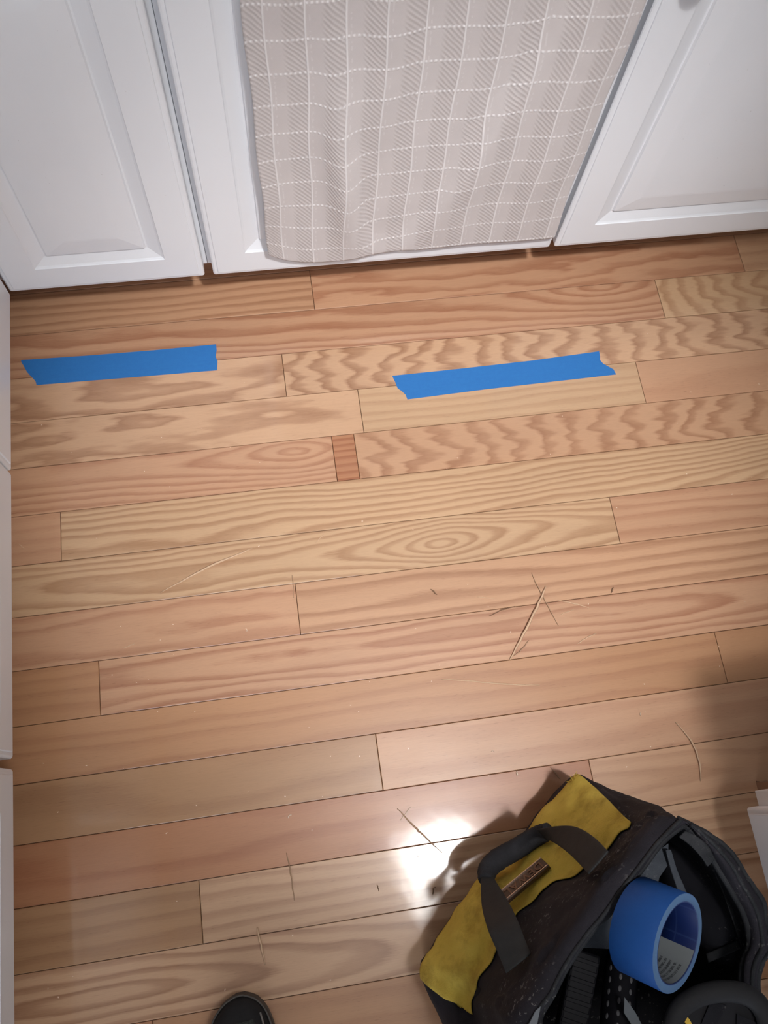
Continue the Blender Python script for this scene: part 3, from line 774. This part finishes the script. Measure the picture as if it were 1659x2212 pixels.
ribbon('handle_strap', [(1043, 1880, .140), (1039, 1904, .165), (1041, 1957, .225), (1053, 2005, .295), (1073, 2053, .325), (1093, 2103, .345)],
       [(1066, 1884, .145), (1070, 1902, .170), (1094, 1940, .235), (1117, 1986, .295), (1134, 2029, .325), (1147, 2060, .345)], M['web'], bow=.001)
gp = spline([at(1186, 1795, .165), at(1160, 1806, .150), at(1115, 1834, .138), at(1075, 1857, .135), at(1054, 1878, .140), at(1050, 1902, .155)], 8)
gr = [0.0110, 0.0125, .0135, .0138, .0130, .0105]
gr = [v.x for v in spline([Vector((r, 0, 0)) for r in gr], 8)]
gr = [r * (1 + 0.07 * noise.noise(Vector((k * .9, 0, 0)))) for k, r in enumerate(gr)]
local(bag, tube('handle_grip', gp, gr, M['grip'], sides=14, flat=0.9))
# badge with its lettering
q0, q1 = at(1178, 1862, .196), at(1072, 1950, .196)      # middle of the far end -> middle of the near end
bx = (q1 - q0); blen = bx.length; bx.normalize()
bu = (at(1192, 1871, .207) - at(1166, 1855, .187)); bu = (bu - bx * bu.dot(bx)).normalized(); bn = bx.cross(bu).normalized()
if bn.dot(CAM - q0) < 0: bn = -bn
bmid = (q0 + q1) / 2; bh = 0.0105
def oriented(name, dims, mat, mid, ax, ay, az, bev=0.0):
    bm = bmesh.new(); box(bm, *dims, bev=bev, seg=2)
    mt = Matrix((ax, ay, az)).transposed().to_4x4(); mt.translation = mid
    bmesh.ops.transform(bm, matrix=mt, verts=bm.verts)
    o = from_bm(name, bm, mat); return o
bd = local(bag, oriented('badge', (-blen / 2, blen / 2, -bh, bh, -.004, .0015), M['badge'], bmid, bx, bu, bn, bev=.0008)); bd['label'] = 'bronze coloured maker badge'
for s_ in (-1, 1):
    e = oriented('badge_rim', (-blen / 2 + .001, blen / 2 - .001, s_ * bh * .80 - .0006, s_ * bh * .80 + .0006, .0014, .0026), M['badge_edge'], bmid, bx, bu, bn)
    e.parent = bd
fc = bpy.data.curves.new('lettering', 'FONT'); fc.body = 'DEWALT'; fc.size = 0.0155; fc.extrude = 0.0006; fc.align_x = 'CENTER'; fc.align_y = 'CENTER'; fc.offset = 0.0002
fc.space_character = 1.15
fo = bpy.data.objects.new('lettering', fc); C.objects.link(fo)
bpy.context.view_layer.update()
me = bpy.data.meshes.new_from_object(fo.evaluated_get(bpy.context.evaluated_depsgraph_get()))
bpy.data.objects.remove(fo)
yy = bn.cross(bx)   # up of the letters so that (bx, yy, bn) is right-handed
mt = Matrix((bx, yy, bn)).transposed().to_4x4(); mt.translation = bmid + bn * .0019
me.transform(mt)
lt = link('lettering', me, plain('badge_letters', (0.15, 0.085, 0.055), 0.35, 0.6)); lt.parent = bd
# frayed yellow threads at the tip
rr = random.Random(3)
for k in range(9):
    a = bag_surf(rr.uniform(0, .35), 1.02 + rr.uniform(0, .12), .003)
    d = Vector((rr.uniform(-1, .4), rr.uniform(0, 1), rr.uniform(0, .8))).normalized() * rr.uniform(.004, .009)
    local(bag, tube('frayed_thread', [a, a + d * .6 + Vector((.001, 0, 0)), a + d], [.0005, .0004, .0002], M['yellow'], sides=5))
# interior: grey divider with its strap, pocket bindings, dusty tab
def plate(name, pts, mat, thick=0.003, parent=None):
    top = [at(*p) for p in pts]; bm = bmesh.new(); n_ = len(top)
    a = [bm.verts.new(p) for p in top]; b = [bm.verts.new(p - Vector((0, 0, thick))) for p in top]
    bm.faces.new(a); bm.faces.new(b[::-1])
    for k in range(n_): bm.faces.new((a[k], b[k], b[(k + 1) % n_], a[(k + 1) % n_]))
    bmesh.ops.triangulate(bm, faces=[f for f in bm.faces if len(f.verts) > 4])
    o = from_bm(name, bm, mat)
    return local(bag, o) if parent is None else o
plate('divider_panel', [(1444, 1822, .325), (1385, 1862, .325), (1330, 1935, .325), (1245, 2030, .325), (1247, 2046, .325), (1350, 2052, .325), (1410, 1965, .33), (1424, 1896, .33), (1443, 1868, .33)], M['lining'])
ribbon('divider_strap', [(1437, 1835, .335), (1449, 1880, .335), (1466, 1930, .33), (1485, 1985, .32)], [(1449, 1835, .335), (1463, 1880, .335), (1482, 1925, .33), (1502, 1980, .32)], M['lining'])
ribbon('zip_tab', [(1480, 1794, .378), (1505, 1806, .377), (1530, 1828, .372), (1545, 1856, .366)], [(1466, 1808, .378), (1490, 1826, .376), (1513, 1850, .372), (1528, 1872, .366)], M['lip'])
ribbon('pocket_binding', [(1560, 1880, .33), (1585, 1940, .32), (1602, 1990, .31), (1618, 2050, .30)], [(1543, 1885, .33), (1567, 1945, .32), (1585, 1998, .31), (1603, 2052, .30)], M['lip'])
ribbon('pocket_binding', [(1525, 2060, .26), (1560, 2045, .27), (1595, 2030, .29), (1618, 2018, .30)], [(1530, 2080, .26), (1565, 2065, .27), (1598, 2050, .29), (1622, 2040, .30)], M['lip'])
# big soft pocket bulging from the right inner wall
bm = bmesh.new(); bmesh.ops.create_uvsphere(bm, u_segments=28, v_segments=16, radius=1.0)
pc = at(1520, 1935, .22)
for v in bm.verts:
    w_ = noise.noise(v.co * 1.6) * 0.18 + noise.noise(v.co * 4) * 0.06
    v.co = Vector((v.co.x * .042, v.co.y * .085, v.co.z * .075)) * (1 + w_)
bmesh.ops.transform(bm, matrix=Matrix.Translation(pc) @ Matrix.Rotation(math.radians(18), 4, 'Z'), verts=bm.verts)
local(bag, from_bm('inner_pocket', bm, M['inner'], smooth=True))

# ------------------------------------------------------------------ tape roll resting in the mouth of the bag
def view_frame(p):
    v = (p - CAM).normalized(); right = RM @ Vector((1, 0, 0)); right = (right - v * right.dot(v)).normalized(); up = right.cross(v).normalized()
    return right, up, -v
tc_ = at(1465, 2037, .4185)
r_, u_, n_ = view_frame(tc_)
axis = (r_ * (88 / 96) * .905 + u_ * (-38 / 96) * .905 + n_ * .425).normalized()
roll = thing('tape_roll', 'roll of blue masking tape resting in the open tool bag', 'tape', tc_ - axis * .024)
e1 = axis.cross(Vector((0, 0, 1))).normalized(); e2 = axis.cross(e1)
ROUT, RIN, RW = .0475, .0385, .048
def ring_surface(name, prof, mat, parent, n=72, a0=0, a1=2 * math.pi, smooth=True):
    """prof: list of (radius, distance along the axis from the back face)"""
    closed = abs(a1 - a0 - 2 * math.pi) < 1e-6
    cnt = n if closed else n + 1
    base = tc_ - axis * RW - roll.location
    rows = [[base + axis * d + (e1 * math.cos(a0 + (a1 - a0) * k / n) + e2 * math.sin(a0 + (a1 - a0) * k / n)) * r for k in range(cnt)] for (r, d) in prof]
    return grid_mesh(name, rows, mat, parent, close_u=closed, smooth=smooth)
ring_surface('tape_wrap', [(RIN + .0012, 0.0), (ROUT - .0004, 0.0), (ROUT, .0004), (ROUT, RW - .0004), (ROUT - .0003, RW - .00005)], tape_mat('roll_tape_shaded', (0.002, 0.045, 0.20), (0.003, 0.060, 0.24)), roll)  # same tape as the floor strips, darkened to paint in its shade
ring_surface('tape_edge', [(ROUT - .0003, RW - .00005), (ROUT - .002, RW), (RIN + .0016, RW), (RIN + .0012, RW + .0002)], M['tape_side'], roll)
def core_mat():
    n = NT('printed_core'); uv = n.n('ShaderNodeTexCoord').outputs['UV']; s_ = n.n('ShaderNodeSeparateXYZ'); n.l(uv, s_.inputs[0])
    gx = n.math('FRACT', n.math('MULTIPLY', s_.outputs[0], 7.0)); gy = n.math('FRACT', n.math('MULTIPLY', s_.outputs[1], 2.0))
    ln = n.math('MAXIMUM', n.math('LESS_THAN', gx, 0.05), n.math('LESS_THAN', gy, 0.06))
    c = n.mix(n.math('MULTIPLY', ln, 0.35), (0.003, 0.014, 0.085, 1), (0.03, 0.06, 0.17, 1))
    n.set(Base_Color=c, Roughness=0.45); return n.m
nseg = 72
core_prof = [(RIN + .0012, RW + .0002), (RIN + .0002, RW + .0003), (RIN, RW), (RIN, RW * .5), (RIN, 0.0), (RIN + .0012, 0.0)]
uvs = [[(k / nseg, d / RW) for k in range(nseg)] for (_, d) in core_prof]
rows = [[(tc_ - axis * RW - roll.location) + axis * d + (e1 * math.cos(2 * math.pi * k / nseg) + e2 * math.sin(2 * math.pi * k / nseg)) * r for k in range(nseg)] for (r, d) in core_prof]
co_ = grid_mesh('core', rows, core_mat(), roll, close_u=True, uv=uvs)
co_['label'] = 'dark blue printed cardboard core'
def label_mat():
    n = NT('core_label'); uv = n.n('ShaderNodeTexCoord').outputs['UV']; s_ = n.n('ShaderNodeSeparateXYZ'); n.l(uv, s_.inputs[0])
    u, v = s_.outputs[0], s_.outputs[1]
    rowi = n.math('FRACT', n.math('MULTIPLY', v, 8.0)); inrow = n.math('LESS_THAN', n.math('ABSOLUTE', n.math('SUBTRACT', rowi, 0.5)), 0.26)
    let = n.math('GREATER_THAN', n.noise(n.vmath('MULTIPLY', uv, (120, 8.0, 1)), 1.0, 1.0), 0.43)
    area = n.math('MULTIPLY', n.math('MULTIPLY', n.math('GREATER_THAN', u, 0.16), n.math('LESS_THAN', u, 0.80)), n.math('MULTIPLY', n.math('GREATER_THAN', v, 0.18), n.math('LESS_THAN', v, 0.86)))
    ink = n.math('MULTIPLY', n.math('MULTIPLY', inrow, let), area)
    c = n.mix(n.math('MULTIPLY', ink, 0.8), (0.20, 0.22, 0.23, 1), (0.02, 0.023, 0.028, 1))
    n.set(Base_Color=c, Roughness=0.5); return n.m
# the label: a white patch inside the core at the lower left, its upper edge cut at a slant
def ang_of(px, py):
    p = at(px, py, 0); d = (p - CAM).normalized(); t = (tc_ - CAM).dot(axis) / d.dot(axis); q = CAM + d * t - tc_
    return math.atan2(q.dot(e2), q.dot(e1))
aA, aB = ang_of(1421, 2085), ang_of(1492, 2050)
if aB < aA: aB += 2 * math.pi
if aB - aA > math.pi: aA, aB = aB, aA + 2 * math.pi
rows, uvl = [], []
for i in range(7):
    row, uvr = [], []
    for k in range(31):
        t = k / 30; a = aA + (aB - aA) * t
        depth = RW * 0.86
        d = RW - .0004 - depth * i / 6
        row.append((tc_ - axis * RW - roll.location) + axis * d + (e1 * math.cos(a) + e2 * math.sin(a)) * (RIN - .0004)); uvr.append((t, 1 - i / 6))
    rows.append(row); uvl.append(uvr)
lb_ = grid_mesh('core_label', rows, label_mat(), roll, uv=uvl); lb_['label'] = 'pale printed label inside the core'

# ------------------------------------------------------------------ tools in the bag
def lathe_along(name, a, b, prof, mat, parent=None, n=18, flat=1.0):
    ax = (b - a); L = ax.length; ax.normalize(); s1 = ax.cross(Vector((0, 0, 1))).normalized(); s2 = ax.cross(s1)
    bm = bmesh.new(); rows = []
    for (t, r) in prof:
        c = a + ax * (L * t)
        rows.append([bm.verts.new(c + s1 * (math.cos(2 * math.pi * k / n) * r) + s2 * (math.sin(2 * math.pi * k / n) * r * flat)) for k in range(n)])
    for A_, B_ in zip(rows, rows[1:]):
        for k in range(n): bm.faces.new((A_[k], A_[(k + 1) % n], B_[(k + 1) % n], B_[k]))
    bm.faces.new(rows[0][::-1]); bm.faces.new(rows[-1])
    return from_bm(name, bm, mat, parent, True), ax, s1, s2, L
ha, hb = at(1345, 2050, .250), at(1327, 2300, .300)
th = thing('hand_tool', 'black handle with rows of pale dimples standing in the tool bag', 'tool', ha)
ho, ax_, s1, s2, L_ = lathe_along('handle', ha, hb, [(0, .010), (.02, .0165), (.15, .0185), (.5, .0190), (.8, .0185), (1.0, .017)], M['plastic'])
local(th, ho)
bm = bmesh.new()
if s1.dot(RM @ Vector((1, 0, 0))) < 0: s1 = -s1
nrm = (CAM - ha); nrm = (nrm - ax_ * nrm.dot(ax_)).normalized(); side = ax_.cross(nrm)
for i in range(9):
    for j, an in enumerate((-38, 0, 38)):
        a = math.radians(an); t = 0.10 + i * .105 + (0.035 if j == 2 else 0)
        c = ha.lerp(hb, t) + (nrm * math.cos(a) + side * math.sin(a)) * .0186
        r2 = bmesh.ops.create_uvsphere(bm, u_segments=10, v_segments=6, radius=1.0)
        o_n = (nrm * math.cos(a) + side * math.sin(a)); o_s = ax_.cross(o_n)
        mt = Matrix((ax_ * .0034, o_s * .0019, o_n * .0007)).transposed().to_4x4(); mt.translation = c
        bmesh.ops.transform(bm, matrix=mt, verts=r2['verts'])
dj = local(th, from_bm('dimples', bm, M['dot'], smooth=True)); dj['kind'] = 'stuff'
bl = plate('steel_blade', [(1349, 2154, .315), (1372, 2186, .315), (1392, 2224, .315), (1400, 2290, .315), (1382, 2290, .315), (1370, 2222, .315), (1348, 2188, .315)], M['steel'], .002, parent=1)
bl.name = 'blade'; tag(bl, 'curved grey steel blade beside the dimpled handle in the tool bag', 'blade')
b2 = plate('blade', [(1168, 2174, .400), (1157, 2184, .400), (1142, 2214, .400), (1130, 2260, .400), (1150, 2260, .400), (1160, 2215, .400)], M['steel'], .002, parent=1)
tag(b2, 'short bright blade tip at the bottom left of the bag mouth', 'blade')
# ribbed black sheath, left of the handle
sh = thing('tool_sheath', 'ribbed black sheath below the grey divider in the tool bag', 'sheath', at(1262, 2070, .28))
p0, p1 = at(1270, 2056, .270), at(1228, 2275, .275)
sx = (at(1300, 2056, .270) - p0).normalized(); sy = (p1 - p0).normalized(); sx = (sx - sy * sx.dot(sy)).normalized(); sn = sx.cross(sy)
if sn.z < 0: sn = -sn
SLn = (p1 - p0).length
local(sh, oriented('body', (-.016, .016, 0, SLn, -.02, 0), M['plastic'], p0, sx, sy, sn, bev=.003))
for k in range(int((SLn - .012) / .0105)):
    local(sh, oriented('rib', (-.0145, .0145, .008 + k * .0105, .0125 + k * .0105, -.001, .0016), M['plastic'], p0, sx, sy, sn, bev=.0006))
# round black case with a yellow latch, lower right corner
cs = thing('tool_case', 'black round-topped case with a yellow sliver at the lower right corner', 'case', at(1560, 2220, .33))
cpts = [at(x, y, .362) for (x, y) in ((1456, 2300), (1452, 2235), (1464, 2186), (1500, 2156), (1550, 2142), (1604, 2146), (1640, 2170), (1658, 2215), (1662, 2290))]
local(cs, tube('handle', spline(cpts, 6), .0105, M['rubber'], sides=10, flat=.7))
cb = [at(x, y, .356) for (x, y) in ((1452, 2300), (1462, 2205), (1500, 2165), (1560, 2150), (1622, 2160), (1650, 2210), (1656, 2300))]
bm = bmesh.new(); a = [bm.verts.new(p) for p in cb]; b = [bm.verts.new(p - Vector((0, 0, .022))) for p in cb]
bm.faces.new(a); bm.faces.new(b[::-1])
for k in range(len(a)): bm.faces.new((a[k], b[k], b[(k + 1) % len(a)], a[(k + 1) % len(a)]))
local(cs, from_bm('body', bm, M['plastic']))
for q in (((1535, 2164), (1570, 2172), (1545, 2220), (1515, 2212)), ((1592, 2190), (1640, 2212), (1640, 2250), (1590, 2240))):
    o = plate('slot', [(x, y, .3585) for x, y in q], M['inner'], .002, parent=1); local(cs, o)
o = plate('latch', [(1461, 2192, .365), (1471, 2178, .365), (1490, 2203, .365), (1500, 2222, .365), (1490, 2222, .365), (1478, 2205, .365)], M['yplastic'], .004, parent=1); local(cs, o); o['label'] = 'yellow latch'
# ------------------------------------------------------------------ shoe at the bottom edge
tip = at(512, 2150, 0.012)
shoe = thing('shoe', 'black and grey sneaker, only its toe in the frame, bottom edge', 'shoe', (tip.x, tip.y, 0))
shoe.rotation_euler = (0, 0, math.radians(3))
prof = [ # s back from toe, half width, top height, centre shift
 (0.000, .006, .022, .004), (.006, .020, .034, .003), (.016, .031, .042, .002), (.032, .040, .048, .0), (.058, .0465, .054, -.002), (.090, .0490, .062, -.003),
 (.125, .0465, .076, -.002), (.160, .0410, .092, .0), (.200, .0360, .104, .001), (.240, .0345, .100, .001), (.270, .0310, .092, .001), (.288, .0190, .080, .0), (.293, .006, .060, .0)]
def shoe_sec(s, hw, top, cx, z0, inset=0.0, n=28):
    pts = []
    for k in range(n):
        a = math.pi * k / (n - 1)
        c, si = math.cos(a), math.sin(a)
        x = math.copysign(abs(c) ** 0.75, c) * (hw - inset); z = z0 + (top - z0) * (si ** 0.8)
        pts.append(Vector((cx + x, -s, z)))
    return pts
fine = []
P4 = [Vector((s, hw, top)) for (s, hw, top, c) in prof]; Pc = [Vector((c, 0, 0)) for (_, _, _, c) in prof]
A4, Ac = spline(P4, 5), spline(Pc, 5)
secs = [shoe_sec(a.x, max(a.y, .004), a.z, c.x, .018, .003) for a, c in zip(A4, Ac)]
grid_mesh('upper', secs, M['mesh'], shoe)
# sole: swept outline
bm = bmesh.new()
out = [(c.x + a.y, -a.x) for a, c in zip(A4, Ac)] + [(c.x - a.y, -a.x) for a, c in list(zip(A4, Ac))[::-1]]
lv = [[bm.verts.new((x * sc_ + 0, y * 1.0 + (.001 if y > -.01 else 0), z)) for (x, y) in out] for z, sc_ in ((0.0, .96), (.004, 1.03), (.020, 1.04), (.026, 1.0))]
for A_, B_ in zip(lv, lv[1:]):
    n_ = len(A_)
    for k in range(n_): bm.faces.new((A_[k], A_[(k + 1) % n_], B_[(k + 1) % n_], B_[k]))
bm.faces.new(lv[0][::-1]); bm.faces.new(lv[-1])
from_bm('sole', bm, M['sole'], shoe, smooth=False)
# rubber toe cap over the first part of the upper
caps = []
for a, c in list(zip(A4, Ac))[:18]:
    caps.append(shoe_sec(a.x - .0010, max(a.y, .004) + .0006, a.z + .0012 - max(0, a.x - .04) * .05, c.x, .016, .002))
o = grid_mesh('toe_cap', caps, M['rubber'], shoe); m = o.modifiers.new('t', 'SOLIDIFY'); m.thickness = .0012; m.offset = -1
rim = [Vector((c.x + sgn * 0 - (a.y - .001), -a.x + .001, .027)) for a, c in list(zip(A4, Ac))[:28]][::-1] + [Vector((c.x + (a.y - .001), -a.x + .001, .027)) for a, c in list(zip(A4, Ac))[:28]] if (sgn := 1) else []
tube('welt', rim, .0014, plain('shoe_welt', (0.085, 0.08, 0.075), 0.6), shoe, sides=6)
# vent mesh patch on the toe box with a dark edge
vp = []
for i in range(9):
    s = .026 + .040 * i / 8
    row = []
    for k in range(11):
        x = .006 + (k / 10 - .5) * (.030 + .018 * i / 8)
        hw = next(a.y for a in A4 if a.x >= s); top = next(a.z for a in A4 if a.x >= s)
        c = max(-1, min(1, x / (hw - .003))); sa = math.sqrt(max(0, 1 - abs(c) ** (2 / .75)))
        row.append(Vector((x, -s, .018 + (top + .0032 - .018) * (sa ** .8))))
    vp.append(row)
grid_mesh('vent_mesh', vp, M['mesh'], shoe)
# side piping, tongue, collar, laces
def on_upper(x, s, up=.002):
    hw = next((a.y for a in A4 if a.x >= s), .03); top = next((a.z for a in A4 if a.x >= s), .08)
    c = max(-.98, min(.98, x / (hw - .003))); sa = math.sqrt(max(0.02, 1 - abs(c) ** (2 / .75)))
    return Vector((x, -s, .018 + (top - .018) * (sa ** .8) + up))
pm_ = plain('shoe_piping', (0.20, 0.19, 0.18), 0.6)
tube('piping', [on_upper(.030 + .010 * k / 10, .022 + .05 * k / 10, .003) for k in range(11)], .0013, pm_, shoe, sides=6)
grid_mesh('tongue', [[on_upper((j / 6 - .5) * .034, .095 + .09 * i / 8, .004 + .010 * i / 8) for j in range(7)] for i in range(9)], M['mesh'], shoe)
for i in range(5):
    s = .100 + i * .016
    tube('lace', [on_upper((j / 8 - .5) * .044, s + (.006 if i % 2 else -.002) * (j / 8), .0075 + .009 * i / 5) for j in range(9)], .0022, M['lace'], shoe, sides=6, flat=.6)
col_ = [Vector((.028 * math.cos(2 * math.pi * k / 24), -.225 - .050 * math.sin(2 * math.pi * k / 24), .100 + .004 * math.cos(4 * math.pi * k / 24))) for k in range(24)]
tube('collar', col_, .007, M['lace'], shoe, closed=True)
bm = bmesh.new(); r2 = [[bm.verts.new((.026 * math.cos(2 * math.pi * k / 20) * f, -.225 - .046 * math.sin(2 * math.pi * k / 20) * f, z)) for k in range(20)] for z, f in ((.07, 1), (.13, .92), (.17, .85))]
for A_, B_ in zip(r2, r2[1:]):
    for k in range(20): bm.faces.new((A_[k], A_[(k + 1) % 20], B_[(k + 1) % 20], B_[k]))
bm.faces.new(r2[-1])
from_bm('sock', bm, M['lace'], shoe, smooth=True)
